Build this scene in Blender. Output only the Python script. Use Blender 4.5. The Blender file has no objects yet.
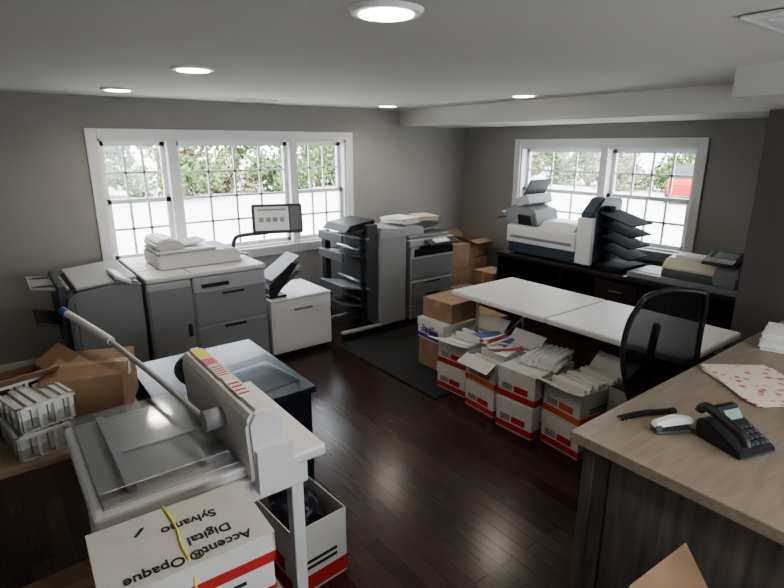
import bpy, bmesh, math, random
from mathutils import Vector, Matrix, Euler, noise
random.seed(7)
COL=bpy.context.scene.collection
# ---------------- materials ----------------
M={}
def mat(name,col,rough=.5,metal=0,var=0,scale=8,spec=.5,trans=0,emit=0,bump=0):
    if name in M: return M[name]
    m=bpy.data.materials.new(name); m.use_nodes=True; nt=m.node_tree; b=nt.nodes['Principled BSDF']
    b.inputs['Base Color'].default_value=(*col,1); b.inputs['Roughness'].default_value=rough
    b.inputs['Metallic'].default_value=metal; b.inputs['Specular IOR Level'].default_value=spec
    if emit: b.inputs['Emission Color'].default_value=(*col,1); b.inputs['Emission Strength'].default_value=emit
    if var or bump:
        tc=nt.nodes.new('ShaderNodeTexCoord'); n=nt.nodes.new('ShaderNodeTexNoise'); n.inputs['Scale'].default_value=scale; n.inputs['Detail'].default_value=4
        nt.links.new(tc.outputs['Object'],n.inputs['Vector'])
        if var:
            r=nt.nodes.new('ShaderNodeValToRGB'); r.color_ramp.elements[0].position=.3; r.color_ramp.elements[1].position=.7
            r.color_ramp.elements[0].color=(*[c*(1-var) for c in col],1); r.color_ramp.elements[1].color=(*[min(1,c*(1+var)) for c in col],1)
            nt.links.new(n.outputs['Fac'],r.inputs['Fac']); nt.links.new(r.outputs['Color'],b.inputs['Base Color'])
        if bump:
            bp=nt.nodes.new('ShaderNodeBump'); bp.inputs['Strength'].default_value=bump; bp.inputs['Distance'].default_value=.01
            nt.links.new(n.outputs['Fac'],bp.inputs['Height']); nt.links.new(bp.outputs['Normal'],b.inputs['Normal'])
    M[name]=m; return m
def wood(name,c1,c2,rough,stretch=(1,14,14),scale=3):
    m=bpy.data.materials.new(name); m.use_nodes=True; nt=m.node_tree; b=nt.nodes['Principled BSDF']; b.inputs['Roughness'].default_value=rough
    tc=nt.nodes.new('ShaderNodeTexCoord'); mp=nt.nodes.new('ShaderNodeMapping'); mp.inputs['Scale'].default_value=stretch
    n=nt.nodes.new('ShaderNodeTexNoise'); n.inputs['Scale'].default_value=scale; n.inputs['Detail'].default_value=6; n.inputs['Distortion'].default_value=.6
    r=nt.nodes.new('ShaderNodeValToRGB'); r.color_ramp.elements[0].position=.3; r.color_ramp.elements[1].position=.7
    r.color_ramp.elements[0].color=(*c1,1); r.color_ramp.elements[1].color=(*c2,1)
    L=nt.links.new; L(tc.outputs['Object'],mp.inputs['Vector']); L(mp.outputs['Vector'],n.inputs['Vector']); L(n.outputs['Fac'],r.inputs['Fac']); L(r.outputs['Color'],b.inputs['Base Color'])
    M[name]=m; return m
def floor_mat():
    m=bpy.data.materials.new('dark_hardwood'); m.use_nodes=True; nt=m.node_tree; b=nt.nodes['Principled BSDF']; L=nt.links.new
    tc=nt.nodes.new('ShaderNodeTexCoord'); mp=nt.nodes.new('ShaderNodeMapping'); mp.inputs['Rotation'].default_value=(0,0,math.pi/2)
    br=nt.nodes.new('ShaderNodeTexBrick'); br.inputs['Scale'].default_value=1; br.inputs['Brick Width'].default_value=1.3; br.inputs['Row Height'].default_value=.085
    br.inputs['Mortar Size'].default_value=.0018; br.inputs['Mortar Smooth'].default_value=.2; br.offset=.37
    br.inputs['Color1'].default_value=(.070,.036,.025,1); br.inputs['Color2'].default_value=(.036,.019,.014,1); br.inputs['Mortar'].default_value=(.006,.004,.003,1)
    L(tc.outputs['Object'],mp.inputs['Vector']); L(mp.outputs['Vector'],br.inputs['Vector'])
    mp2=nt.nodes.new('ShaderNodeMapping'); mp2.inputs['Scale'].default_value=(25,2,1); n=nt.nodes.new('ShaderNodeTexNoise'); n.inputs['Scale'].default_value=2; n.inputs['Detail'].default_value=6
    L(tc.outputs['Object'],mp2.inputs['Vector']); L(mp2.outputs['Vector'],n.inputs['Vector'])
    mx=nt.nodes.new('ShaderNodeMix'); mx.data_type='RGBA'; mx.blend_type='MULTIPLY'; mx.inputs[0].default_value=.7
    r=nt.nodes.new('ShaderNodeValToRGB'); r.color_ramp.elements[0].position=.25; r.color_ramp.elements[1].position=.7; r.color_ramp.elements[0].color=(.5,.5,.5,1); r.color_ramp.elements[1].color=(1.3,1.2,1.15,1)
    L(n.outputs['Fac'],r.inputs['Fac']); L(br.outputs['Color'],mx.inputs[6]); L(r.outputs['Color'],mx.inputs[7]); L(mx.outputs[2],b.inputs['Base Color'])
    b.inputs['Roughness'].default_value=.24
    bp=nt.nodes.new('ShaderNodeBump'); bp.inputs['Strength'].default_value=.35; bp.inputs['Distance'].default_value=.002; bp.invert=True
    L(br.outputs['Fac'],bp.inputs['Height']); L(bp.outputs['Normal'],b.inputs['Normal'])
    return m
def glass_mat(name,amount=.07,tint=(1,1,1)):
    m=bpy.data.materials.new(name); m.use_nodes=True; nt=m.node_tree; nt.nodes.clear()
    o=nt.nodes.new('ShaderNodeOutputMaterial'); t=nt.nodes.new('ShaderNodeBsdfTransparent'); t.inputs[0].default_value=(*tint,1)
    g=nt.nodes.new('ShaderNodeBsdfGlossy'); g.inputs['Roughness'].default_value=.08; x=nt.nodes.new('ShaderNodeMixShader'); x.inputs[0].default_value=amount
    nt.links.new(t.outputs[0],x.inputs[1]); nt.links.new(g.outputs[0],x.inputs[2]); nt.links.new(x.outputs[0],o.inputs[0]); M[name]=m; return m
WALL=mat('wall_paint_grey',(.36,.345,.32),.85,var=.03,scale=3)
CEIL=mat('ceiling_paint',(.61,.595,.565),.9)
SOFF=mat('soffit_paint',(.58,.565,.53),.85)
TRIM=mat('trim_white',(.80,.79,.77),.45)
VINYL=mat('window_vinyl',(.82,.83,.84),.4)
WHITE=mat('machine_white',(.70,.69,.67),.45)
LG=mat('machine_light_grey',(.41,.415,.415),.5)
MG=mat('machine_mid_grey',(.24,.242,.245),.5)
DG=mat('machine_dark_grey',(.085,.088,.095),.5)
BK=mat('black_plastic',(.018,.018,.02),.45)
BKM=mat('black_matte_plastic',(.014,.014,.016),.8,spec=.2)
RUB=mat('rubber_black',(.02,.02,.02),.8,var=.3,scale=90,bump=.6)
NAVY=mat('navy_plastic',(.05,.065,.095),.35)
CARD=mat('cardboard_brown',(.31,.20,.125),.85,var=.12,scale=14)
CARDG=mat('cardboard_grey',(.33,.30,.27),.85,var=.08,scale=14)
WCARD=mat('carton_white',(.66,.64,.60),.7,var=.05,scale=10)
PAPER=mat('paper_white',(.82,.81,.78),.8)
RED=mat('carton_red',(.48,.035,.03),.6)
ORG=mat('carton_orange',(.60,.12,.03),.6)
PURP=mat('ink_purple',(.10,.03,.22),.6)
INK=mat('ink_black',(.02,.02,.02),.6)
YEL=mat('label_yellow',(.85,.8,.12),.6); PINK=mat('label_pink',(.85,.12,.3),.6)
TABLE=mat('table_top_white',(.78,.76,.73),.45)
METAL=mat('metal_grey',(.45,.45,.46),.35,metal=.9)
CHROME=mat('steel_bright',(.7,.7,.7),.2,metal=1)
DESKB=mat('desk_espresso',(.022,.016,.014),.35,var=.25,scale=20)
BLUEBK=mat('cabinet_black_gloss',(.015,.018,.028),.25)
BLUE=mat('edge_blue',(.02,.12,.45),.35)
SCREEN=mat('screen_pale',(.55,.58,.56),.3,emit=.35)
LCD=mat('lcd_green_grey',(.25,.33,.30),.3)
GLASS=glass_mat('window_glass'); CLEAR=glass_mat('clear_plastic',.16,(.92,.94,.95))
TOPW=wood('counter_laminate',(.26,.215,.17),(.33,.28,.23),.42,(2,14,14))
SIDEW=wood('counter_side_grain',(.085,.075,.067),(.17,.152,.137),.55,(12,12,1),3)
# ---------------- geometry helpers ----------------
def empty(name,loc=(0,0,0),rz=0,par=None):
    e=bpy.data.objects.new(name,None); e.empty_display_size=.1; e.location=loc; e.rotation_euler=(0,0,math.radians(rz)); COL.objects.link(e)
    if par: e.parent=par
    return e
def link(me,name,par,m,smooth=False):
    o=bpy.data.objects.new(name,me); COL.objects.link(o)
    if m: me.materials.clear(); me.materials.append(m)
    if smooth:
        for p in me.polygons: p.use_smooth=True
    if par: o.parent=par
    return o
def bmbox(bm,x,y,z):
    vs=[bm.verts.new((a,b,c)) for a in x for b in y for c in z]
    for f in ((0,1,3,2),(4,6,7,5),(0,4,5,1),(2,3,7,6),(0,2,6,4),(1,5,7,3)): bm.faces.new([vs[i] for i in f])
def box(par,name,x,y,z,m,bev=.004,rot=None,seg=2):
    bm=bmesh.new(); cx,cy,cz=[(a[0]+a[1])/2 for a in (x,y,z)]
    bmbox(bm,(x[0]-cx,x[1]-cx),(y[0]-cy,y[1]-cy),(z[0]-cz,z[1]-cz))
    bmesh.ops.recalc_face_normals(bm,faces=bm.faces)
    bev=min(bev,.45*min(x[1]-x[0],y[1]-y[0],z[1]-z[0]))
    if bev>0: bmesh.ops.bevel(bm,geom=bm.edges[:],offset=bev,segments=seg,affect='EDGES',profile=.5)
    me=bpy.data.meshes.new(name); bm.to_mesh(me); bm.free(); o=link(me,name,par,m); o.location=(cx,cy,cz)
    if rot: o.rotation_euler=[math.radians(r) for r in rot]
    return o
def boxes(par,name,lst,m,bev=0):
    bm=bmesh.new()
    for x,y,z in lst: bmbox(bm,x,y,z)
    bmesh.ops.recalc_face_normals(bm,faces=bm.faces)
    if bev: bmesh.ops.bevel(bm,geom=bm.edges[:],offset=bev,segments=1,affect='EDGES')
    me=bpy.data.meshes.new(name); bm.to_mesh(me); bm.free(); return link(me,name,par,m)
def prism(par,name,pts,axis,r,m,bev=.004):
    bm=bmesh.new()
    def V(p,t): return {'x':(t,p[0],p[1]),'y':(p[0],t,p[1]),'z':(p[0],p[1],t)}[axis]
    a=[bm.verts.new(V(p,r[0])) for p in pts]; b=[bm.verts.new(V(p,r[1])) for p in pts]
    bm.faces.new(a); bm.faces.new(b); n=len(pts)
    for i in range(n): bm.faces.new((a[i],a[(i+1)%n],b[(i+1)%n],b[i]))
    bmesh.ops.recalc_face_normals(bm,faces=bm.faces)
    if bev: bmesh.ops.bevel(bm,geom=bm.edges[:],offset=bev,segments=2,affect='EDGES')
    me=bpy.data.meshes.new(name); bm.to_mesh(me); bm.free(); return link(me,name,par,m)
def cyl(par,name,p0,p1,r,m,r2=None,seg=20):
    p0,p1=Vector(p0),Vector(p1); d=p1-p0; bm=bmesh.new()
    bmesh.ops.create_cone(bm,cap_ends=True,segments=seg,radius1=r,radius2=r if r2 is None else r2,depth=d.length)
    me=bpy.data.meshes.new(name); bm.to_mesh(me); bm.free(); o=link(me,name,par,m)
    for p in me.polygons: p.use_smooth=len(p.vertices)==4
    o.location=(p0+p1)/2; o.rotation_mode='QUATERNION'; o.rotation_quaternion=Vector((0,0,1)).rotation_difference(d); return o
def tube(par,name,pts,r,m,smooth=True,cyc=False):
    cu=bpy.data.curves.new(name,'CURVE'); cu.dimensions='3D'; cu.bevel_depth=r; cu.bevel_resolution=3; cu.resolution_u=8
    sp=cu.splines.new('NURBS' if smooth else 'POLY'); sp.points.add(len(pts)-1)
    for q,p in zip(sp.points,pts): q.co=(*p,1)
    if smooth: sp.use_endpoint_u=True; sp.order_u=3
    sp.use_cyclic_u=cyc; cu.use_fill_caps=True
    t=bpy.data.objects.new('tmp',cu); COL.objects.link(t); bpy.context.view_layer.update()
    me=bpy.data.meshes.new_from_object(t.evaluated_get(bpy.context.evaluated_depsgraph_get())); bpy.data.objects.remove(t)
    me.name=name; return link(me,name,par,m,True)
def text(par,name,s,size,loc,rot,m,align='CENTER'):
    cu=bpy.data.curves.new(name,'FONT'); cu.body=s; cu.size=size; cu.align_x=align; cu.extrude=.0004; cu.offset=.0006
    t=bpy.data.objects.new('tmp',cu); COL.objects.link(t); bpy.context.view_layer.update()
    me=bpy.data.meshes.new_from_object(t.evaluated_get(bpy.context.evaluated_depsgraph_get())); bpy.data.objects.remove(t)
    o=link(me,name,par,m); o.location=loc; o.rotation_euler=[math.radians(a) for a in rot]; return o
# ---------------- room ----------------
XW,XB,YA,YF,CH=-.75,5.15,5.2,-1.6,2.24
T=.15
wA=dict(x=(.85,3.31),z=(.83,1.90)); wB=dict(y=(2.26,4.25),z=(.86,1.83)); wC=dict(x=(.3,3.0),z=(.85,2.0))
f=boxes(None,'floor',[((XW-T,XB+T),(YF-T,YA+T),(-.1,0))],floor_mat())
boxes(None,'ceiling',[((XW-T,XB+T),(YF-T,YA+T),(CH,CH+.1))],CEIL)
boxes(None,'wall_back',[((XW-T,wA['x'][0]),(YA,YA+T),(0,CH)),((wA['x'][1],XB+T),(YA,YA+T),(0,CH)),((wA['x'][0],wA['x'][1]),(YA,YA+T),(0,wA['z'][0])),((wA['x'][0],wA['x'][1]),(YA,YA+T),(wA['z'][1],CH))],WALL)
boxes(None,'wall_right',[((XB,XB+T),(YF,wB['y'][0]),(0,CH)),((XB,XB+T),(wB['y'][1],YA),(0,CH)),((XB,XB+T),wB['y'],(0,wB['z'][0])),((XB,XB+T),wB['y'],(wB['z'][1],CH))],WALL)
boxes(None,'wall_left',[((XW-T,XW),(YF,YA),(0,CH))],WALL)
boxes(None,'wall_front',[((XW-T,wC['x'][0]),(YF-T,YF),(0,CH)),((wC['x'][1],XB+T),(YF-T,YF),(0,CH)),(wC['x'],(YF-T,YF),(0,wC['z'][0])),(wC['x'],(YF-T,YF),(wC['z'][1],CH))],WALL)
DARKW=mat('partition_dark_paint',(.105,.088,.084),.8)
boxes(None,'wall_partition',[((3.98,XB),(.2,1.36),(0,2.06))],DARKW)
boxes(None,'ceiling_soffit',[((4.07,XB),(1.285,YA),(2.06,CH))],SOFF)
boxes(None,'ceiling_soffit_return',[((3.2,XB),(YF,1.28),(2.09,CH))],SOFF)
boxes(None,'baseboard_back',[((XW,XB-.001),(YA-.015,YA),(0,.10))],TRIM)
boxes(None,'baseboard_right',[((XB-.015,XB),(1.37,YA-.016),(0,.10))],TRIM)
boxes(None,'baseboard_left',[((XW,XW+.015),(YF,YA-.016),(0,.10))],TRIM)
def window(name,loc,rz,x0,x1,z0,z1,muls,units):
    e=empty(name,loc,rz)
    cw=.085
    boxes(e,'casing',[((x0-cw,x0),(-.022,0),(z0,z1+cw)),((x1,x1+cw),(-.022,0),(z0,z1+cw)),((x0,x1),(-.022,0),(z1,z1+cw))],TRIM,.003)
    boxes(e,'stool_and_apron',[((x0-cw-.02,x1+cw+.02),(-.05,.0),(z0-.028,z0)),((x0-cw,x1+cw),(-.018,0),(z0-.10,z0-.028))],TRIM,.003)
    j=[((x0,x0+.02),(0,.15),(z0,z1)),((x1-.02,x1),(0,.15),(z0,z1)),((x0,x1),(0,.15),(z1-.02,z1)),((x0,x1),(0,.15),(z0,z0+.02))]
    for m in muls: j.append(((m-.04,m+.04),(-.012,.14),(z0,z1)))
    boxes(e,'jamb_and_mullions',j,TRIM)
    ed=[x0+.02]
    for m in muls: ed+= [m-.04,m+.04]
    ed.append(x1-.02)
    for i,(kind,c,r) in enumerate(units):
        a,b=ed[2*i],ed[2*i+1]; st=.038
        def sash(nm,xa,xb,za,zb,y,c,r):
            L=[((xa,xa+st),(y,y+.035),(za,zb)),((xb-st,xb),(y,y+.035),(za,zb)),((xa,xb),(y,y+.035),(za,za+st)),((xa,xb),(y,y+.035),(zb-st,zb))]
            w=.010
            for k in range(1,c):
                q=xa+st+(xb-xa-2*st)*k/c; L.append(((q-w,q+w),(y+.01,y+.026),(za,zb)))
            for k in range(1,r):
                q=za+st+(zb-za-2*st)*k/r; L.append(((xa,xb),(y+.01,y+.026),(q-w,q+w)))
            boxes(e,nm,L,VINYL)
            boxes(e,nm+'_glass',[((xa+st,xb-st),(y+.017,y+.019),(za+st,zb-st))],GLASS)
        za,zb=z0+.02,z1-.02; mid=(za+zb)/2
        if kind=='dh':
            sash(f'lower_sash_{i+1}',a,b,za,mid+.02,.05,c,r); sash(f'upper_sash_{i+1}',a,b,mid-.02,zb,.09,c,r)
        else: sash(f'fixed_sash_{i+1}',a,b,za,zb,.06,c,r)
    return e
window('window_1',(0,YA,0),0,.85,3.31,*wA['z'],[1.45,2.66],[('dh',3,2),('fx',4,4),('dh',3,2)])
window('window_2',(XB,0,0),-90,-4.25,-2.26,*wB['z'],[-3.17],[('dh',3,2),('dh',4,2)])
window('unseen_fill_window',(0,YF,0),180,-3.0,-.3,*wC['z'],[-1.65],[('dh',4,2),('dh',4,2)])  # unseen window added behind the camera to let in extra daylight
EM=mat('downlight_lens',(1,.90,.76),.5,emit=11)
def downlight(x,y,r,p):
    e=empty('recessed_ceiling_light',(x,y,CH))
    bm=bmesh.new(); bmesh.ops.create_cone(bm,cap_ends=True,segments=40,radius1=r*.92,radius2=r,depth=.012)
    me=bpy.data.meshes.new('trim_ring'); bm.to_mesh(me); bm.free(); o=link(me,'trim_ring',e,TRIM); o.location=(0,0,-.006)
    cyl(e,'lens',(0,0,-.016),(0,0,-.011),r*.72,EM,seg=40)
    l=bpy.data.lights.new('lamp','SPOT'); l.energy=p; l.color=(1,.90,.76); l.spot_size=math.radians(160); l.spot_blend=.8; l.shadow_soft_size=.08
    lo=bpy.data.objects.new('lamp',l); COL.objects.link(lo); lo.parent=e; lo.location=(0,0,-.03)
for x,y in [(1.06,1.42),(1.0,3.04),(.91,4.45),(3.45,4.6),(3.62,3.0),(1.0,-.3),(2.6,-.4)]: downlight(x,y,.115,20)  # last two, behind the camera, continue the grid unseen, added to brighten the foreground
e=empty('ceiling_vent',(2.1,4.72,CH)); boxes(e,'frame',[((-.17,.17),(-.05,-.04),(-.008,0)),((-.17,.17),(.04,.05),(-.008,0)),((-.17,-.16),(-.05,.05),(-.008,0)),((.16,.17),(-.05,.05),(-.008,0))]+[((-.16+.02*i,-.152+.02*i),(-.04,.04),(-.006,0)) for i in range(17)],TRIM)
e=empty('square_ceiling_diffuser',(2.17,.60,CH)); 
for i in range(3): boxes(e,f'louver_{i+1}',[((-.2+.06*i,.2-.06*i),(-.2+.06*i,.2-.06*i),(-.012-.008*i,-.004-.008*i))],TRIM)
# ---------------- cartons ----------------
def ring(e,nm,X,Y,z0,z1,m,g=.0015): boxes(e,nm,[((X[0]-g,X[0]+.001),(Y[0]-g,Y[1]+g),(z0,z1)),((X[1]-.001,X[1]+g),(Y[0]-g,Y[1]+g),(z0,z1)),((X[0]-g,X[1]+g),(Y[0]-g,Y[0]+.001),(z0,z1)),((X[0]-g,X[1]+g),(Y[1]-.001,Y[1]+g),(z0,z1))],m)
def carton(x,y,z,sx,sy,sz,rz=0,style='white',name='paper_carton',open_=False,text_='',band=RED):
    e=empty(name,(x,y,z),rz); X=(-sx/2,sx/2); Y=(-sy/2,sy/2)
    main={'white':WCARD,'brown':CARD,'grey':CARDG}[style]; t=.005
    if open_:
        boxes(e,'carton_walls',[(X,Y,(0,t)),((X[0],X[0]+t),Y,(0,sz)),((X[1]-t,X[1]),Y,(0,sz)),(X,(Y[0],Y[0]+t),(0,sz)),(X,(Y[1]-t,Y[1]),(0,sz))],main)
    else:
        box(e,'carton_body',X,Y,(0,sz),main,.004)
        if style!='white': boxes(e,'packing_tape',[((X[0]-.001,X[1]+.001),(-.025,.025),(sz*.7,sz+.001))],mat('packing_tape',(.45,.32,.20),.25))
    if style=='white':
        ring(e,'printed_band',X,Y,.012,sz*.26,band)
        if not open_:
            ring(e,'lid_skirt',X,Y,sz*.62,sz+.001,WCARD,.004); boxes(e,'lid_top',[((X[0]-.004,X[1]+.004),(Y[0]-.004,Y[1]+.004),(sz,sz+.003))],WCARD)
        boxes(e,'label_left',[((X[0]-.0035,X[0]-.001),(-sy*.32,sy*.05),(sz*.32,sz*.52))],band)
        boxes(e,'label_lines',[((X[0]-.0035,X[0]-.001),(sy*.1,sy*.38),(sz*(.34+.07*i),sz*(.365+.07*i))) for i in range(3)]+[((-sx*.3,sx*.3),(Y[0]-.0035,Y[0]-.001),(sz*(.36+.09*i),sz*(.40+.09*i))) for i in range(2)],INK)
    if text_: text(e,'printed_text',text_,.085,(X[0]-.005,0,sz*.4),(90,0,-90),PURP)
    return e
def flaps(e,sx,sy,sz,m,ang=35,which='xXyY'):
    for w in which:
        a=math.radians(ang+random.uniform(-12,18)); dx=math.cos(a)*.13; dz=math.sin(a)*.13*random.choice([1,1,-.5])
        bm=bmesh.new()
        if w in 'xX':
            s=-1 if w=='x' else 1; p=[(s*sx/2,-sy/2,sz),(s*sx/2,sy/2,sz),(s*(sx/2+dx),sy/2+.005,sz+dz),(s*(sx/2+dx),-sy/2-.005,sz+dz)]
        else:
            s=-1 if w=='y' else 1; p=[(-sx/2,s*sy/2,sz),(sx/2,s*sy/2,sz),(sx/2,s*(sy/2+dx),sz+dz),(-sx/2,s*(sy/2+dx),sz+dz)]
        bm.faces.new([bm.verts.new(q) for q in p]); me=bpy.data.meshes.new('flap'); bm.to_mesh(me); bm.free()
        o=link(me,'flap_'+('left' if w=='x' else 'right' if w=='X' else 'near' if w=='y' else 'far'),e,m); s_=o.modifiers.new('s','SOLIDIFY'); s_.thickness=.004
def paper_pile(name,x,y,z,n=8,s=(.215,.28),spread=.04,m=PAPER,rz=0,th=.004,par=None):
    e=empty(name,(x,y,z),rz,par)
    for i in range(n):
        o=box(e,f'sheet_{i+1}',(-s[0]/2,s[0]/2),(-s[1]/2,s[1]/2),(i*th,i*th+th*.8),m,0)
        o.location.x+=random.uniform(-spread,spread); o.location.y+=random.uniform(-spread,spread); o.rotation_euler.z=random.uniform(-.35,.35)*(spread*20)
    return e
# ---------------- production printer (left back) ----------------
e=empty('production_printer',(.86,4.12,0))
box(e,'base_plinth',(.02,.92,),(.03,.9),(.03,.08),BK)
box(e,'left_module',(0,.33),(.0,.93),(.08,.86),LG,.02)
box(e,'right_module',(.335,.94),(.0,.93),(.08,.86),LG,.02)
box(e,'front_door_upper',(.345,.93),(-.012,.0),(.46,.74),MG,.008)
box(e,'front_door_lower',(.345,.93),(-.012,.0),(.10,.445),MG,.008)
box(e,'left_door',(.01,.325),(-.012,0),(.10,.80),MG,.008)
boxes(e,'door_handles',[((.56,.74),(-.02,-.012),(.42,.44)),((.56,.74),(-.02,-.012),(.70,.715)),((.27,.30),(-.02,-.012),(.4,.5))],BK)
box(e,'display_strip',(.40,.62),(-.016,-.012),(.77,.80),BK,.001)
box(e,'top_deck',(-.0,.945),(-.01,.93),(.86,.90),WHITE,.012)
boxes(e,'top_seams',[((.33,.336),(0,.9),(.9,.902)),((.0,.94),(.3,.304),(.9,.902))],DG)
for i,(a,b) in enumerate([(.08,.08),(.86,.08),(.08,.85),(.86,.85)]): cyl(e,f'caster_{i+1}',(a-.015,b,.028),(a+.015,b,.028),.028,BK)
s=empty('flatbed_scanner',(1.02,4.32,.902))
prism(s,'base',[(0,0),(.66,0),(.66,.06),(.62,.118),(0,.118)],'y',(0,.48),WHITE,.012)
prism(s,'lid',[(0,.122),(.47,.122),(.46,.142),(.02,.15)],'y',(.01,.47),WHITE,.008); box(s,'glass_bed',(.48,.60),(.05,.43),(.118,.121),MG,.001)
prism(s,'document_feeder',[(.01,.148),(.0,.20),(.04,.235),(.13,.235),(.20,.205),(.23,.148)],'y',(.04,.45),WHITE,.014)
box(s,'feeder_tray',(.20,.42),(.12,.38),(.165,.173),LG,.003,(0,-9,0)); boxes(s,'feeder_slot',[((.205,.226),(.10,.40),(.158,.170))],BK)
box(s,'control_panel',(.63,.74),(.02,.30),(.045,.062),LG,.006,(0,10,0)); box(s,'panel_display',(.67,.72),(.08,.24),(.060,.064),BK,.001,(0,10,0))
s=empty('printer_touch_monitor',(2.07,4.40,0))
box(s,'arm_bracket',(-.315,-.275),(.28,.40),(.903,.93),DG)
tube(s,'arm',[(-.295,.34,.92),(-.295,.34,1.04),(-.2,.22,1.07),(-.05,.08,1.09),(0,.04,1.12),(0,.03,1.18)],.018,DG)
b=empty('monitor_head',(0,0,1.22),-25,s); b.rotation_euler=(math.radians(-14),0,math.radians(-22))
box(b,'housing',(-.22,.22),(-.015,.03),(-.13,.13),DG,.015); box(b,'screen',(-.195,.10),(-.018,-.014),(-.105,.105),SCREEN,.001)
box(b,'button_panel',(.11,.205),(-.018,-.014),(-.105,.105),MG,.001)
boxes(b,'menu_title',[((-.17,.08),(-.0195,-.018),(.07,.085))],LG); boxes(b,'menu_buttons',[((-.16+.06*i,-.12+.06*i),(-.0195,-.018),(-.03,.01)) for i in range(4)],LG)
# finisher
e=empty('paper_finisher',(.30,4.15,0))
box(e,'base',(.08,.54),(.03,.78),(.05,.42),DG,.01)
prism(e,'body',[(.06,.42),(.06,.80),(.12,.86),(.46,.90),(.54,.88),(.54,.42)],'y',(0,.8),MG,.015)
box(e,'front_cover',(.1,.53),(-.012,0),(.10,.80),MG,.01)
box(e,'top_cover',(.12,.52),(.02,.78),(.885,.91),LG,.01,(0,-5,0))
box(e,'output_tray',(-.14,.10),(.16,.62),(.86,.885),MG,.008,(0,8,0)); boxes(e,'tray_rails',[((-.12,.06),(.2,.22),(.89,.90)),((-.12,.06),(.5,.52),(.89,.90))],DG)
box(e,'lower_tray',(-.13,.08),(.16,.58),(.60,.62),DG,.006,(0,18,0))
box(e,'rear_upright',(.02,.07),(.1,.7),(.45,.9),DG,.008)
box(e,'angled_guide',(.36,.48),(-.02,.30),(.90,.93),WHITE,.01,(0,28,0))
for i,(a,b) in enumerate([(.12,.1),(.48,.1),(.12,.7),(.48,.7)]): cyl(e,f'caster_{i+1}',(a-.015,b,.026),(a+.015,b,.026),.026,BK)
tube(e,'power_cable',[(-.05,.7,.02),(-.12,.5,.02),(.0,.3,.015),(-.1,.1,.012),(.04,.0,.012)],.008,BK)
tube(e,'data_cable',[(.05,.02,.5),(-.02,-.05,.3),(-.05,.0,.05),(-.15,.15,.012),(.0,.2,.012)],.006,BK)
# high capacity deck
e=empty('paper_supply_deck',(1.84,4.14,0))
box(e,'cabinet',(0,.60),(0,.58),(.05,.53),WHITE,.012); box(e,'lid',(-.004,.604),(-.006,.58),(.53,.555),WHITE,.01)
box(e,'drawer_front',(.03,.57),(-.008,0),(.09,.48),WHITE,.006); boxes(e,'handle_slot',[((.22,.40),(-.011,-.008),(.43,.45))],MG)
boxes(e,'base_shadow_plinth',[((.02,.58),(.02,.56),(.03,.05))],BK)
for i,(a,b) in enumerate([(.06,.06),(.54,.06),(.06,.52),(.54,.52)]): cyl(e,f'caster_{i+1}',(a-.012,b,.02),(a+.012,b,.02),.02,BK)
e=empty('fanned_sheet_trays',(1.86,4.2,.556))
for i in range(4): box(e,f'tray_{i+1}',(.0,.34),(0,.26),(.11+.045*i,.12+.045*i),[DG,LG,DG,MG][i],.003,(0,-34,0))
prism(e,'side_bracket',[(0,0.005),(.05,0.005),(.12,.08),(.28,.28),(.22,.30),(0,.12)],'y',(-.012,0),BK,.002)
box(e,'foot',(0,.16),(-.01,.26),(0.001,.02),BK)
# ---------------- collating tower ----------------
e=empty('collating_tower',(2.66,4.25,0))
box(e,'light_side_cabinet',(.40,.74),(-.03,.55),(.05,1.0),LG,.012)
prism(e,'sloped_top',[(.40,1.0),(.74,1.0),(.72,1.03),(.42,1.06)],'y',(-.03,.55),LG,.004)
box(e,'panel_front',(.42,.72),(-.036,-.03),(.08,.96),mat('panel_grey',(.34,.345,.34),.5),.004)
box(e,'spine',(.27,.40),(.0,.5),(.12,1.10),DG,.01)
box(e,'rear_post',(.06,.12),(.44,.52),(.10,1.02),BK,.006); 
for i,z in enumerate([.98,.80,.48,.30]):
    box(e,f'bin_{i+1}',(.0,.29),(-.02,.46),(z,z+.022),DG if i%2 else MG,.004,(0,12,0)); box(e,f'bin_lip_{i+1}',(-.02,.0),(.0,.44),(z-.03,z+.05),DG,.003)
    cyl(e,f'roller_{i+1}',(.22,-.02,z+.055),(.22,.46,z+.055),.018,METAL)
prism(e,'top_hood',[(.05,1.04),(.12,1.10),(.40,1.14),(.40,1.06)],'y',(.05,.48),BK,.004)
box(e,'side_bar',(.18,.24),(-.02,.0),(.10,1.06),BK,.003)
box(e,'base_foot',(-.06,.42),(-.05,.0),(.055,.085),LG,.008); box(e,'base_foot_rear',(-.06,.42),(.45,.50),(.055,.085),LG,.008)
for i,(a,b) in enumerate([(-.03,-.025),(.66,0),(-.03,.47),(.66,.5)]): cyl(e,f'caster_{i+1}',(a,b-.012,.028),(a,b+.012,.028),.028,BK)
# ---------------- copier ----------------
e=empty('office_copier',(3.46,4.22,0))
box(e,'lower_cabinet',(0,.60),(0,.62),(.04,.46),LG,.012)
for i in range(3): box(e,f'drawer_{i+1}',(.015,.585),(-.014,0),(.07+.13*i,.19+.13*i),MG,.006)
boxes(e,'drawer_pulls',[((.2,.4),(-.018,-.012),(.165+.13*i,.18+.13*i)) for i in range(3)],BK)
box(e,'upper_body',(0,.60),(.0,.62),(.46,.76),LG,.012); box(e,'front_door',(.015,.585),(-.01,0),(.48,.70),MG,.006)
box(e,'output_gap',(.05,.60),(-.004,.5),(.72,.80),BK,.002)
box(e,'scanner_unit',(-.01,.61),(0,.64),(.82,.90),LG,.012); box(e,'support_column',(0,.12),(0,.62),(.76,.82),LG); box(e,'rear_column',(.1,.6),(.51,.62),(.74,.82),MG)
box(e,'control_panel',(.18,.61),(-.11,.01),(.85,.875),DG,.008,(18,0,0)); box(e,'touch_display',(.26,.46),(-.10,-.03),(.872,.885),SCREEN,.002,(18,0,0))
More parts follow.
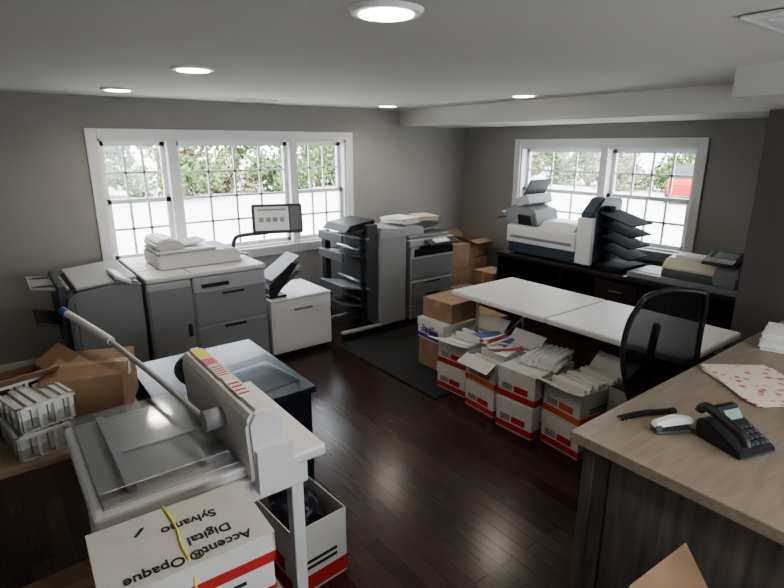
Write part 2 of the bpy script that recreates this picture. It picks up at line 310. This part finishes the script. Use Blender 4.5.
box(e,'platen_cover',(.0,.58),(.03,.60),(.90,.935),MG,.01)
prism(e,'document_feeder',[(-.02,.935),(-.02,1.02),(.06,1.05),(.24,1.02),(.26,.935)],'y',(.08,.56),LG,.01)
box(e,'document_tray',(.22,.56),(.1,.54),(.985,1.0),MG,.004,(0,-8,0))
for i,(a,b) in enumerate([(.06,.06),(.54,.06),(.06,.56),(.54,.56)]): cyl(e,f'caster_{i+1}',(a-.012,b,.022),(a+.012,b,.022),.022,BK)
paper_pile('loose_paper_stack',3.56,4.52,1.052,10,(.26,.33),.02,PAPER,10,.006)
paper_pile('loose_paper_stack',3.87,4.50,1.065,8,(.22,.28),.02,mat('paper_cream',(.72,.66,.5),.8),-20,.006)
carton(4.36,4.62,0,.42,.40,.42,5,'brown','cardboard_box'); carton(4.36,4.62,.424,.38,.36,.30,-8,'brown','cardboard_box')
carton(4.80,4.75,0,.38,.40,.50,0,'brown','cardboard_box'); b=carton(4.80,4.75,.504,.34,.34,.22,10,'brown','cardboard_box',True); flaps(b,.34,.34,.22,CARD)
carton(4.2,4.15,0,.30,.26,.30,0,'brown','cardboard_box')
# ---------------- mat ----------------
box(None,'floor_mat',(2.48,3.48),(2.72,4.12),(0.0005,.012),RUB,.004)
# ---------------- folding table ----------------
e=empty('folding_table',(2.86,1.16,0)); TL=1.82; TW=.73
box(e,'top_near_half',(0,TW),(0,TL/2-.002),(.70,.74),TABLE,.012,seg=3); box(e,'top_far_half',(0,TW),(TL/2+.002,TL),(.70,.74),TABLE,.012,seg=3)
for k,y in enumerate([.22,TL-.22]):
    tube(e,f'leg_frame_{k+1}',[(.08,y,.70),(.08,y,.012),(TW-.08,y,.012),(TW-.08,y,.70)],.013,METAL,False)
    tube(e,f'brace_{k+1}',[(TW/2,y,.3),(TW/2,y+(.35 if k==0 else -.35),.69)],.009,METAL,False); tube(e,f'cross_{k+1}',[(.08,y,.3),(TW-.08,y,.3)],.010,METAL,False)
carton(3.00,3.18,0.0125,.34,.30,.24,4,'brown','cardboard_box'); carton(2.99,3.17,.256,.33,.34,.17,-3,'white','cardboard_box',text_='FedEx',band=PURP); carton(3.06,3.18,.43,.34,.34,.17,3,'brown','cardboard_box')
carton(3.45,3.20,0.0125,.34,.36,.36,-4,'brown','cardboard_box')
ENVC=mat('envelope_cream',(.70,.66,.58),.8)
def stack(x,y,rz,n,lastopen=True,bands=(RED,RED),h=.215):
    for i in range(n): 
        last=(i==n-1); b=carton(x+random.uniform(-.01,.01),y,(.0125 if y>2.58 else 0)+i*(h+.005),.42,.29,h,rz+random.uniform(-2,2),'white',open_=last and lastopen,band=bands[i])
    if lastopen:
        flaps(b,.42,.29,h,WCARD,30,'xX')
        for k in range(15):
            o=box(b,f'envelope_{k+1}',(-.195+.026*k,-.195+.026*k+.016),(-.125,.125),(.006,h*random.uniform(.82,1.12)),[PAPER,ENVC,PAPER][k%3],.001); o.rotation_euler=(random.uniform(-.05,.05),0,random.uniform(-.04,.04))
    return b
stack(2.86,2.74,3,2,True,(RED,RED),.20); stack(2.82,2.39,-4,2,True,(RED,ORG),.2); stack(2.79,2.06,2,2,False,(RED,RED),.215); stack(2.84,1.72,-5,2,True,(RED,ORG),.21)
b=carton(2.97,1.38,0,.36,.28,.46,-8,'grey','cardboard_box',True)
e=empty('rolled_paper_bundle',(2.87,2.05,.4405),14)
for i in range(8):
    y=-.13+.035*i; cyl(e,f'roll_{i+1}',(-.16,y,.017),(.14,y+.01,.017),.0165,PAPER)
for i in range(6):
    y=-.10+.036*i; cyl(e,f'upper_roll_{i+1}',(-.13,y,.047),(.16,y-.02,.047),.0165,PAPER)
e=empty('printed_leaflets',(2.80,2.41,.44),-10)
for i in range(9):
    o=box(e,f'leaflet_{i+1}',(-.12,.12),(-.045,.045),(.0,.006),[PAPER,mat('leaflet_stripe_red',(.6,.12,.1),.6),PAPER,mat('leaflet_stripe_blue',(.15,.2,.45),.6),PAPER][i%5],0,(random.uniform(-8,8),random.uniform(-10,10),random.uniform(-25,25)))
    o.location.y=-.12+.028*i; o.location.z=.02+.006*i
# ---------------- espresso desk by window ----------------
e=empty('long_office_desk',(4.36,1.42,0))
box(e,'desk_top',(0,.74),(0,2.44),(.70,.74),DESKB,.004)
for k,y in enumerate([0,.80,1.62,2.41]): box(e,f'side_panel_{k+1}',(.03,.72),(y,y+.03),(0,.70),DESKB,.003)
box(e,'modesty_panel',(.60,.62),(.03,2.41),(.15,.70),DESKB,.002)
for i in range(3): box(e,f'drawer_{i+1}',(.02,.04),(.84,1.24),(.06+.21*i,.25+.21*i),DESKB,.004); 
boxes(e,'drawer_handles',[((.005,.02),(.98,1.10),(.16+.21*i,.17+.21*i)) for i in range(3)],METAL)
boxes(e,'pedestal_side',[((.05,.6),(1.24,1.26),(.04,.70))],DESKB)
e=empty('folder_inserter_machine',(4.42,2.42,.74))
box(e,'lower_body',(.02,.50),(.50,1.34),(.012,.14),NAVY,.01)
box(e,'white_body',(.0,.50),(.52,1.36),(.12,.30),WHITE,.015); box(e,'front_stripe',(-.004,0),(.56,1.30),(.17,.20),MG,.001)
prism(e,'sloped_cover',[(.02,.30),(.46,.30),(.40,.37),(.12,.37)],'y',(.56,.98),WHITE,.01)
prism(e,'tower_side',[(.05,.0),(.48,.0),(.50,.62),(.18,.64),(.02,.50)],'y',(.36,.50),NAVY,.015)
box(e,'tower_edge',(-.0,.05),(.35,.51),(.02,.46),WHITE,.008)
prism(e,'feeder_tower',[(1.02,.30),(1.40,.30),(1.46,.42),(1.30,.52),(1.06,.46)],'x',(.06,.44),MG,.012)
box(e,'feeder_tray_upper',(.08,.42),(1.05,1.40),(.60,.62),DG,.006,(-62,0,0)); box(e,'feeder_tray_back',(.05,.45),(1.14,1.30),(.50,.60),LG,.01,(-20,0,0))
box(e,'feeder_tray_lower',(.08,.42),(1.28,1.58),(.37,.385),DG,.006,(-14,0,0)); boxes(e,'tray_paper',[((.12,.38),(1.30,1.54),(.40,.415))],PAPER)
box(e,'control_screen',(-.02,.0),(1.04,1.20),(.32,.42),BK,.004,(0,-15,0))
for i in range(4): box(e,f'stacker_wing_{i+1}',(.06,.42),(.0,.34),(.16+.10*i,.172+.10*i),BKM,.004,(16,0,0))
box(e,'stacker_spine',(.18,.28),(.30,.36),(.02,.56),BKM,.006); box(e,'stacker_base',(.05,.45),(.04,.36),(.0,.04),BKM,.006)
boxes(e,'feet',[((.05,.09),(.55,.59),(0,.012)),((.40,.44),(.55,.59),(0,.012)),((.05,.09),(1.25,1.29),(0,.012)),((.40,.44),(1.25,1.29),(0,.012))],BK)
e=empty('postage_meter_machine',(4.40,1.50,.74))
box(e,'feed_deck',(0,.40),(0,.88),(.0,.05),MG,.008); boxes(e,'deck_belt',[((.06,.22),(.60,.86),(.05,.054))],BK)
prism(e,'main_housing',[(.06,.05),(.06,.12),(.12,.20),(.38,.22),(.40,.05)],'y',(.10,.62),mat('machine_cream',(.62,.56,.44),.45),.015)
prism(e,'front_dark_band',[(.03,.05),(.03,.09),(.062,.12),(.062,.05)],'y',(.12,.60),DG,.004)
prism(e,'scanner_hood',[(.02,.05),(.02,.14),(.10,.24),(.36,.24),(.38,.05)],'y',(.02,.20),MG,.012)
box(e,'keypad_console',(.02,.24),(.04,.30),(.24,.265),DG,.008,(0,-18,0)); box(e,'lcd_display',(.11,.20),(.09,.25),(.272,.28),LCD,.002,(0,-18,0))
boxes(e,'keys',[((.02+.022*i,.035+.022*i),(.07+.026*j,.088+.026*j),(.238+.007*i,.25+.007*i)) for i in range(3) for j in range(8)],WHITE)
box(e,'ink_hatch',(.16,.34),(.34,.56),(.20,.225),WHITE,.006)
paper_pile('mail_envelope_stack',4.93,1.85,.742,5,(.11,.24),.01,PAPER,4,.006)
carton(4.60,4.12,0,.3,.3,.45,0,'brown','cardboard_box')
# ---------------- office chair ----------------
e=empty('mesh_office_chair',(2.655,1.165,0),-22)
def chairback():
    def mmat():
        m=bpy.data.materials.new('chair_mesh_fabric'); m.use_nodes=True; nt=m.node_tree; b=nt.nodes['Principled BSDF']; b.inputs['Base Color'].default_value=(.010,.010,.012,1); b.inputs['Roughness'].default_value=.9; b.inputs['Specular IOR Level'].default_value=.15
        t=nt.nodes.new('ShaderNodeBsdfTransparent'); x=nt.nodes.new('ShaderNodeMixShader'); o=nt.nodes['Material Output']
        tc=nt.nodes.new('ShaderNodeTexCoord'); c=nt.nodes.new('ShaderNodeTexChecker'); c.inputs['Scale'].default_value=260; c.inputs['Color1'].default_value=(1,1,1,1); c.inputs['Color2'].default_value=(.74,.74,.74,1)
        nt.links.new(tc.outputs['Object'],c.inputs['Vector']); nt.links.new(c.outputs['Color'],x.inputs[0]); nt.links.new(t.outputs[0],x.inputs[1]); nt.links.new(b.outputs[0],x.inputs[2]); nt.links.new(x.outputs[0],o.inputs[0]); return m
    bm=bmesh.new(); N=14; K=14; g=[]
    for i in range(N+1):
        w=i/N; z=.60+.53*w; hw=.195+.04*math.sin(math.pi*(w*.85+.05))
        row=[]
        for k in range(K+1):
            u=-1+2*k/K; row.append(bm.verts.new((hw*u*(1-.10*max(0,w-.8)/.2*abs(u)),.05*(1-u*u)*.8+.05*math.sin(w*3),z+.018*(1-u*u)*(1 if w>.5 else -1)*abs(w-.5)*2)))
        g.append(row)
    for i in range(N):
        for k in range(K): bm.faces.new((g[i][k],g[i][k+1],g[i+1][k+1],g[i+1][k]))
    rim=[g[0][k].co.copy() for k in range(K+1)]+[g[i][K].co.copy() for i in range(1,N+1)]+[g[N][k].co.copy() for k in range(K-1,-1,-1)]+[g[i][0].co.copy() for i in range(N-1,0,-1)]
    me=bpy.data.meshes.new('mesh_backrest'); bm.to_mesh(me); bm.free(); link(me,'mesh_backrest',e,mmat(),True)
    tube(e,'backrest_frame',[tuple(p) for p in rim],.014,BK,True,True)
chairback()
tube(e,'back_spine',[(0,.10,.95),(0,.13,.75),(0,.10,.55),(0,.0,.42),(0,-.18,.40)],.02,BK)
bm=bmesh.new(); bmbox(bm,(-.24,.24),(-.45,.02),(.43,.49)); bmesh.ops.recalc_face_normals(bm,faces=bm.faces); bmesh.ops.bevel(bm,geom=bm.edges[:],offset=.028,segments=4,affect='EDGES'); me=bpy.data.meshes.new('seat_cushion'); bm.to_mesh(me); bm.free(); link(me,'seat_cushion',e,mat('seat_fabric',(.02,.02,.022),.9),True)
box(e,'seat_mechanism',(-.09,.09),(-.3,-.12),(.37,.43),BK,.01); cyl(e,'gas_lift',(0,-.21,.12),(0,-.21,.38),.025,CHROME)
for i in range(5):
    a=i*2*math.pi/5+.3; dx,dy=math.cos(a),math.sin(a); cyl(e,f'base_spoke_{i+1}',(0,-.21,.11),(dx*.27,-.21+dy*.27,.075),.022,BK,.014)
    cyl(e,f'caster_{i+1}',(dx*.27-dy*.02,-.21+dy*.27+dx*.02,.03),(dx*.27+dy*.02,-.21+dy*.27-dx*.02,.03),.03,BK)
# ---------------- reception counter ----------------
e=empty('reception_counter',(1.49,-.7,0))
box(e,'counter_top',(0,1.98),(0,1.64),(.86,.90),TOPW,.004); 
box(e,'end_panel',(.04,.08),(.06,1.58),(.0,.86),SIDEW,.002)
box(e,'corner_post',(.03,.10),(1.56,1.60),(0,.86),SIDEW,.002)
boxes(e,'panel_reveal',[((.036,.041),(1.50,1.506),(0,.86)),((.036,.041),(.78,.786),(0,.86))],BK)
box(e,'rear_panel',(.08,.30),(1.54,1.57),(.0,.86),SIDEW,.002)
box(e,'far_end_panel',(1.90,1.94),(.06,1.56),(0,.86),SIDEW,.002); box(e,'inner_panel',(.08,1.90),(.10,.13),(0,.86),SIDEW,.002)
CT=.90
p=empty('desk_telephone',(1.845,.565,CT+.001),-18); p.scale=(.84,.84,.84)
prism(p,'phone_body',[(-.10,0),(.10,0),(.10,.075),(.06,.085),(-.10,.02)],'x',(-.09,.10),BK,.006)
prism(p,'phone_screen_hump',[(.03,.07),(.10,.075),(.10,.12),(.07,.12)],'x',(-.02,.09),BK,.004)
box(p,'phone_lcd',(0,.08),(.045,.05),(.075,.115),LCD,.001,(-40,0,0))
boxes(p,'phone_keys',[((-.01+.025*i,.008+.025*i),(-.08+.024*j,-.064+.024*j),(.033+.009*j,.043+.009*j)) for i in range(4) for j in range(4)],DG)
tube(p,'handset',[(-.065,-.10,.055),(-.065,-.09,.085),(-.065,-.04,.10),(-.065,.05,.125),(-.065,.10,.13),(-.065,.11,.10)],.019,BK)
c=empty('telephone_cord',(1.80,.755,CT+.002)); pts=[]
for i in range(140):
    t=i/139; a=t*2*math.pi*20; pts.append((-.12+.24*t+.02*math.sin(t*5),.115-.09*t+.009*math.cos(a),.012+.009*math.sin(a)))
tube(c,'coiled_cord',pts,.0035,BK)
p=empty('white_stapler',(1.765,.725,CT+.001),-30)
box(p,'base',(-.07,.07),(-.02,.02),(0,.01),DG,.004); prism(p,'upper_arm',[(-.075,.02),(.05,.03),(.075,.022),(.07,.045),(.0,.058),(-.07,.04)],'y',(-.017,.017),PAPER,.005); cyl(p,'hinge',(-.06,-.018,.022),(-.06,.018,.022),.012,DG)
FL=bpy.data.materials.new('floral_print'); FL.use_nodes=True; nt=FL.node_tree; bb=nt.nodes['Principled BSDF']; bb.inputs['Roughness'].default_value=.6
tc=nt.nodes.new('ShaderNodeTexCoord'); v=nt.nodes.new('ShaderNodeTexVoronoi'); v.inputs['Scale'].default_value=26; r=nt.nodes.new('ShaderNodeValToRGB')
r.color_ramp.elements[0].position=0; r.color_ramp.elements[0].color=(.35,.05,.06,1); r.color_ramp.elements[1].position=.42; r.color_ramp.elements[1].color=(.74,.68,.60,1)
q=r.color_ramp.elements.new(.25); q.color=(.6,.28,.2,1)
nt.links.new(tc.outputs['Object'],v.inputs['Vector']); nt.links.new(v.outputs['Distance'],r.inputs['Fac']); nt.links.new(r.outputs['Color'],bb.inputs['Base Color'])
paper_pile('floral_print_sheets',2.42,.68,CT+.001,4,(.28,.36),.015,FL,-35,.003)
paper_pile('floral_print_sheets',2.34,.36,CT+.001,3,(.22,.3),.01,FL,20,.003)
paper_pile('document_stack',3.02,.72,CT+.001,14,(.23,.3),.01,PAPER,12,.006)
p=empty('desk_calculator',(2.10,.30,CT+.001),-5); prism(p,'calculator_body',[(-.1,0),(.1,0),(.1,.05),(-.1,.02)],'x',(-.07,.07),BK,.004); box(p,'calculator_display',(-.05,.05),(.05,.085),(.046,.05),LCD,.001,(9,0,0))
b=carton(1.30,.25,0,.28,.42,.32,2,'brown','cardboard_box'); b=carton(1.30,.23,.324,.28,.42,.32,-3,'brown','cardboard_box',True); flaps(b,.28,.42,.32,CARD,35,'xY')
# ---------------- black cabinet ----------------
e=empty('black_storage_cabinet',(.50,2.17,0))
box(e,'carcass',(.0,.66),(.02,.82),(.03,.66),BLUEBK,.004); box(e,'top',(-.01,.68),(0,.84),(.66,.695),BLUEBK,.004); boxes(e,'top_edge_strip',[((-.01,.68),(.84,.843),(.665,.69)),((.68,.683),(.0,.84),(.665,.69))],BLUE)
boxes(e,'door_gaps',[((.66,.662),(.41,.415),(.05,.64))],DG); boxes(e,'door_pulls',[((.66,.675),(.36,.375),(.3,.42)),((.66,.675),(.45,.465),(.3,.42))],METAL); boxes(e,'plinth',[((.03,.63),(.05,.8),(0,.03))],BK)
p=empty('clear_acrylic_tray',(.98,2.42,.697),8); box(p,'tray_base',(-.15,.15),(-.16,.16),(0,.006),CLEAR,.001); boxes(p,'tray_rim',[((-.15,-.146),(-.16,.16),(.006,.05)),((.146,.15),(-.16,.16),(.006,.05)),((-.146,.146),(.156,.16),(.006,.05))],CLEAR)
# ---------------- stack paper cutter on stand ----------------
e=empty('guillotine_paper_cutter',(0,0,0))
box(e,'rear_table',(.10,.54),(1.46,2.08),(.83,.87),WHITE,.01); box(e,'table_skirt',(.12,.74),(1.44,2.06),(.74,.83),WHITE,.01)
box(e,'table_plate',(.13,.52),(1.49,2.05),(.87,.876),mat('cutter_table_steel',(.40,.385,.36),.35,metal=.3),.002)
box(e,'safety_cover_top',(.12,.50),(1.50,2.04),(.915,.92),CLEAR,.001)
boxes(e,'safety_cover_rim',[((.12,.126),(1.50,2.04),(.876,.92)),((.126,.50),(1.50,1.506),(.876,.915)),((.126,.50),(2.034,2.04),(.876,.915))],CLEAR)
boxes(e,'back_gauge',[((.20,.225),(1.52,2.02),(.877,.905)),((.225,.50),(1.76,1.78),(.877,.885))],METAL)
prism(e,'blade_housing',[(.53,.83),(.52,1.04),(.545,1.08),(.60,1.08),(.64,1.03),(.645,.87),(.645,.83)],'y',(1.40,2.05),WHITE,.012)
boxes(e,'housing_base_block',[((.54,.66),(1.38,1.42),(.80,.95))],WHITE)
box(e,'front_table',(.64,.80),(1.42,2.06),(.83,.872),WHITE,.01)
for i,(y0,y1,m) in enumerate([(1.90,2.02,YEL),(1.84,1.895,PINK),(1.70,1.83,PAPER),(1.52,1.66,PAPER)]): boxes(e,f'warning_label_{i+1}',[((.552,.596),(y0,y1),(1.0795,1.0812))],m)
boxes(e,'label_print',[((.556,.592),(1.715+.02*i,1.722+.02*i),(1.081,1.0818)) for i in range(5)]+[((.556,.592),(1.535+.03*i,1.545+.03*i),(1.081,1.0818)) for i in range(4)],RED)
for i,(x,y) in enumerate([(.15,1.50),(.70,1.47),(.15,2.02),(.70,2.0)]): boxes(e,f'stand_leg_{i+1}',[((x-.022,x+.022),(y-.022,y+.022),(.0,.76))],WHITE,.003)
boxes(e,'stand_rails',[((.15,.70),(1.99,2.01),(.10,.14)),((.14,.16),(1.5,2.0),(.10,.14)),((.69,.71),(1.48,2.0),(.10,.14))],LG)
cyl(e,'lever_pivot',(.46,1.62,.98),(.53,1.62,.98),.035,LG)
tube(e,'cutting_lever',[(.475,1.60,.975),(.44,1.95,.985),(.385,2.35,1.0),(.35,2.52,1.02)],.011,LG)
tube(e,'lever_grip',[(.355,2.50,1.02),(.30,2.72,1.04),(.24,2.95,1.06)],.018,WHITE); tube(e,'grip_end_cap',[(.245,2.93,1.058),(.23,2.985,1.063)],.020,BLUE,False)
cyl(e,'clamp_wheel',(.56,2.06,.98),(.56,2.09,.98),.06,DG)
def bigbox(z,rz,name='paper_carton'):
    return carton(.265,1.235,z,.39,.25,.22,rz,'white',name)
for i in range(3): bigbox(i*.225,[1,-2,1][i])
b=bigbox(.677,-2); X=(-.195,.195); Y=(-.125,.125)
ring(b,'red_lid_edge',X,Y,.135,.165,RED,.0055)
text(b,'printed_brand_line_1','Accent® Opaque',.042,(0,-.085,.2245),(0,0,180),INK)
text(b,'printed_brand_line_2','Digital',.042,(.06,-.03,.2245),(0,0,180),INK)
text(b,'printed_brand_line_3','Sylvamo',.042,(.03,.045,.2245),(0,0,180),INK)
prism(b,'printed_logo_mark',[(-.09,.05),(-.07,.075),(-.08,.075),(-.10,.05)],'z',(.2235,.2248),INK,0)
tube(b,'yellow_strap',[(-.012,.13,.226),(.0,.03,.226),(-.012,-.05,.226),(-.004,-.13,.226),(-.004,-.132,.15)],.003,YEL)
b=carton(.90,1.90,0,.27,.40,.33,4,'white',open_=True); 
bm=bmesh.new(); bmesh.ops.create_icosphere(bm,subdivisions=4,radius=.12)
for v_ in bm.verts:
    v_.co*=1+.3*noise.noise(v_.co*16); v_.co.x*=.9; v_.co.y*=1.3; v_.co.z*=.75
me=bpy.data.meshes.new('black_bag_contents'); bm.to_mesh(me); bm.free(); o=link(me,'black_bag_contents',b,BLUEBK,True); o.location=(0,0,.27)
# side table left with clutter
e=empty('side_table',(-.42,2.16,0)); box(e,'table_top',(0,.84),(0,.70),(.70,.73),mat('table_birch',(.36,.27,.19),.5,var=.1),.004)
for i,(x,y) in enumerate([(.04,.04),(.8,.04),(.04,.66),(.8,.66)]): boxes(e,f'leg_{i+1}',[((x-.02,x+.02),(y-.02,y+.02),(0,.70))],METAL)
b=carton(.26,2.50,.732,.30,.34,.21,-20,'brown','cardboard_box')
def basket(x,y,z,rz):
    e=empty('white_plastic_basket',(x,y,z),rz); L=[]
    boxes(e,'basket_floor',[((-.09,.09),(-.13,.13),(0,.006))],WHITE)
    boxes(e,'basket_sides',[((-.093,-.087),(-.13,.13),(.006,.05)),((.087,.093),(-.13,.13),(.006,.05)),((-.09,.09),(-.133,-.127),(.006,.05)),((-.09,.09),(.127,.133),(.006,.05))],CLEAR)
    for i in range(5):
        t=-.12+.24*i/4; L+=[((-.093,-.087),(t-.006,t+.006),(.006,.10)),((.087,.093),(t-.006,t+.006),(.006,.10))]
    for i in range(4):
        t=-.08+.16*i/3; L+=[((t-.006,t+.006),(-.133,-.127),(.006,.10)),((t-.006,t+.006),(.127,.133),(.006,.10))]
    for z0 in (.09,): L+=[((-.098,-.085),(-.138,.138),(z0,z0+.012)),((.085,.098),(-.138,.138),(z0,z0+.012)),((-.098,.098),(-.138,-.125),(z0,z0+.012)),((-.098,.098),(.125,.138),(z0,z0+.012))]
    boxes(e,'basket_slats',L,WHITE)
    boxes(e,'envelope_packs',[((-.075+.028*i,-.052+.028*i),(-.11,.11),(.008,.075+.01*(i%3))) for i in range(6)],PAPER)
basket(.03,2.32,.732,10); basket(.035,2.335,.836,16)
e=carton(-.02,2.62,.732,.24,.22,.17,14,'brown','cardboard_box',True); flaps(e,.24,.22,.17,CARD,40)
carton(-.25,2.5,.732,.2,.28,.15,12,'brown','cardboard_box')
carton(.0,1.98,.0,.24,.26,.28,3,'brown','cardboard_box')
bm=bmesh.new(); bmesh.ops.create_icosphere(bm,subdivisions=4,radius=.1)
for v_ in bm.verts:
    n_=noise.noise(v_.co*22); v_.co*=1+.35*n_; v_.co.z=max(v_.co.z*.8,-.06)
me=bpy.data.meshes.new('clear_plastic_bag'); bm.to_mesh(me); bm.free(); o=link(me,'clear_plastic_bag',None,CLEAR); o.location=(-.02,1.60,.06)
# ---------------- outside ----------------
GR=mat('outdoor_ground',(.52,.52,.48),.9,var=.12,scale=.6)
boxes(None,'outdoor_ground',[((-60,80),(YA+T+.05,90),(-.35,-.3)),((XB+T+.05,80),(-50,YA+T+.05),(-.35,-.3))],GR)
GREEN=mat('foliage_green',(.10,.15,.06),.9,var=.6,scale=3); AUT=mat('foliage_olive',(.19,.18,.11),.9,var=.5,scale=3); BARK=mat('bark',(.12,.09,.07),.9)
def bush(name,x,y,r,h,m,trunk=0):
    e=empty(name,(x,y,-.3)); bm=bmesh.new(); cl=[]
    for i in range(16):
        a=random.uniform(0,6.28); q=r*.8*math.sqrt(random.random()); cl.append((Vector((math.cos(a)*q,math.sin(a)*q,trunk+random.uniform(.1,1)*h*(1-.45*q/r))),r*random.uniform(.22,.4)))
    for i in range(1900):
        c,cr=random.choice(cl); d=Vector((random.gauss(0,1),random.gauss(0,1),random.gauss(0,1))).normalized(); p=c+d*cr*random.uniform(.6,1.05); p.z=max(p.z,.05)
        u=Vector((random.gauss(0,1),random.gauss(0,1),random.gauss(0,1))).normalized(); w_=u.cross(d).normalized(); s_=r*random.uniform(.04,.075)
        bm.faces.new([bm.verts.new(p+u*s_),bm.verts.new(p+w_*s_*.7),bm.verts.new(p-u*s_),bm.verts.new(p-w_*s_*.7)])
    me=bpy.data.meshes.new('foliage'); bm.to_mesh(me); bm.free(); link(me,'foliage',e,m)
    cyl(e,'trunk',(0,0,0),(0,0,trunk+h*.5),.1*r,BARK,.03*r)
for i in range(13): bush('hedge_shrub',-9+2.6*i+random.uniform(-.4,.4),24+random.uniform(-1.5,2),1.8,random.uniform(1.8,3),[GREEN,AUT,GREEN][i%3])
for i in range(9): bush('garden_tree',-10+4.5*i,31+random.uniform(-2,2),2.8,4,[AUT,GREEN][i%2],1.2)
for i in range(12):
    y=-2+2.4*i
    if abs(y-10.6)<1.5: continue
    bush('hedge_shrub',25+random.uniform(-1.5,2),y,1.6,random.uniform(1.8,2.8),[GREEN,AUT,GREEN][i%3])
for i in range(8): bush('garden_tree',37+random.uniform(-2,2),-4+5*i,3.2,4.4,[GREEN,AUT][i%2],1.2)
e=empty('red_parked_car',(22.5,9.9,-.3),24)
CR=mat('car_red',(.35,.02,.02),.3)
prism(e,'car_body',[(-2.1,.35),(2.1,.35),(2.15,.75),(1.3,.9),(-1.9,.95),(-2.15,.7)],'y',(-.85,.85),CR,.05); prism(e,'cabin',[(-1.5,.93),(.9,.9),(.35,1.4),(-1.1,1.42)],'y',(-.72,.72),mat('car_glass',(.05,.06,.07),.1),.04)
for i,(x,y) in enumerate([(-1.3,-.8),(1.3,-.8),(-1.3,.8),(1.3,.8)]): cyl(e,f'wheel_{i+1}',(x,y-.1,.32),(x,y+.1,.32),.32,BK)
# ---------------- light ----------------
w=bpy.data.worlds.new('world'); bpy.context.scene.world=w; w.use_nodes=True; bg=w.node_tree.nodes['Background']; bg.inputs[0].default_value=(.84,.91,1,1); bg.inputs[1].default_value=9.5
l=bpy.data.lights.new('sun','SUN'); l.energy=12; l.angle=.02; l.color=(1,.95,.87); o=bpy.data.objects.new('sun',l); COL.objects.link(o); o.rotation_euler=Vector((.55,.45,-.75)).to_track_quat('-Z','Y').to_euler()
for loc,rot,sx,sy in [((2.08,YA+T+.03,1.365),(math.radians(-90),0,0),2.5,1.1),((XB+T+.03,3.255,1.345),(math.radians(90),0,math.radians(90)),2.0,1.0),((1.65,YF-T-.03,1.42),(math.radians(90),0,0),2.7,1.15)]:
    l=bpy.data.lights.new('window_portal','AREA'); l.shape='RECTANGLE'; l.size=sx; l.size_y=sy; l.cycles.is_portal=True; o=bpy.data.objects.new('window_portal',l); COL.objects.link(o); o.location=loc; o.rotation_euler=rot
# ---------------- camera ----------------
F=534; pitch=math.atan(149/534)
cam=bpy.data.objects.new('camera',bpy.data.cameras.new('camera')); COL.objects.link(cam); cam.location=(0,0,1.85); cam.data.lens=36*F/784; cam.data.clip_start=.02
cam.rotation_euler=(math.pi/2-pitch,0,math.radians(52.7)-math.pi/2); bpy.context.scene.camera=cam
bpy.context.scene.view_settings.view_transform='AgX'
bpy.context.scene.view_settings.look='AgX - Medium High Contrast'
bpy.context.scene.view_settings.exposure=.12
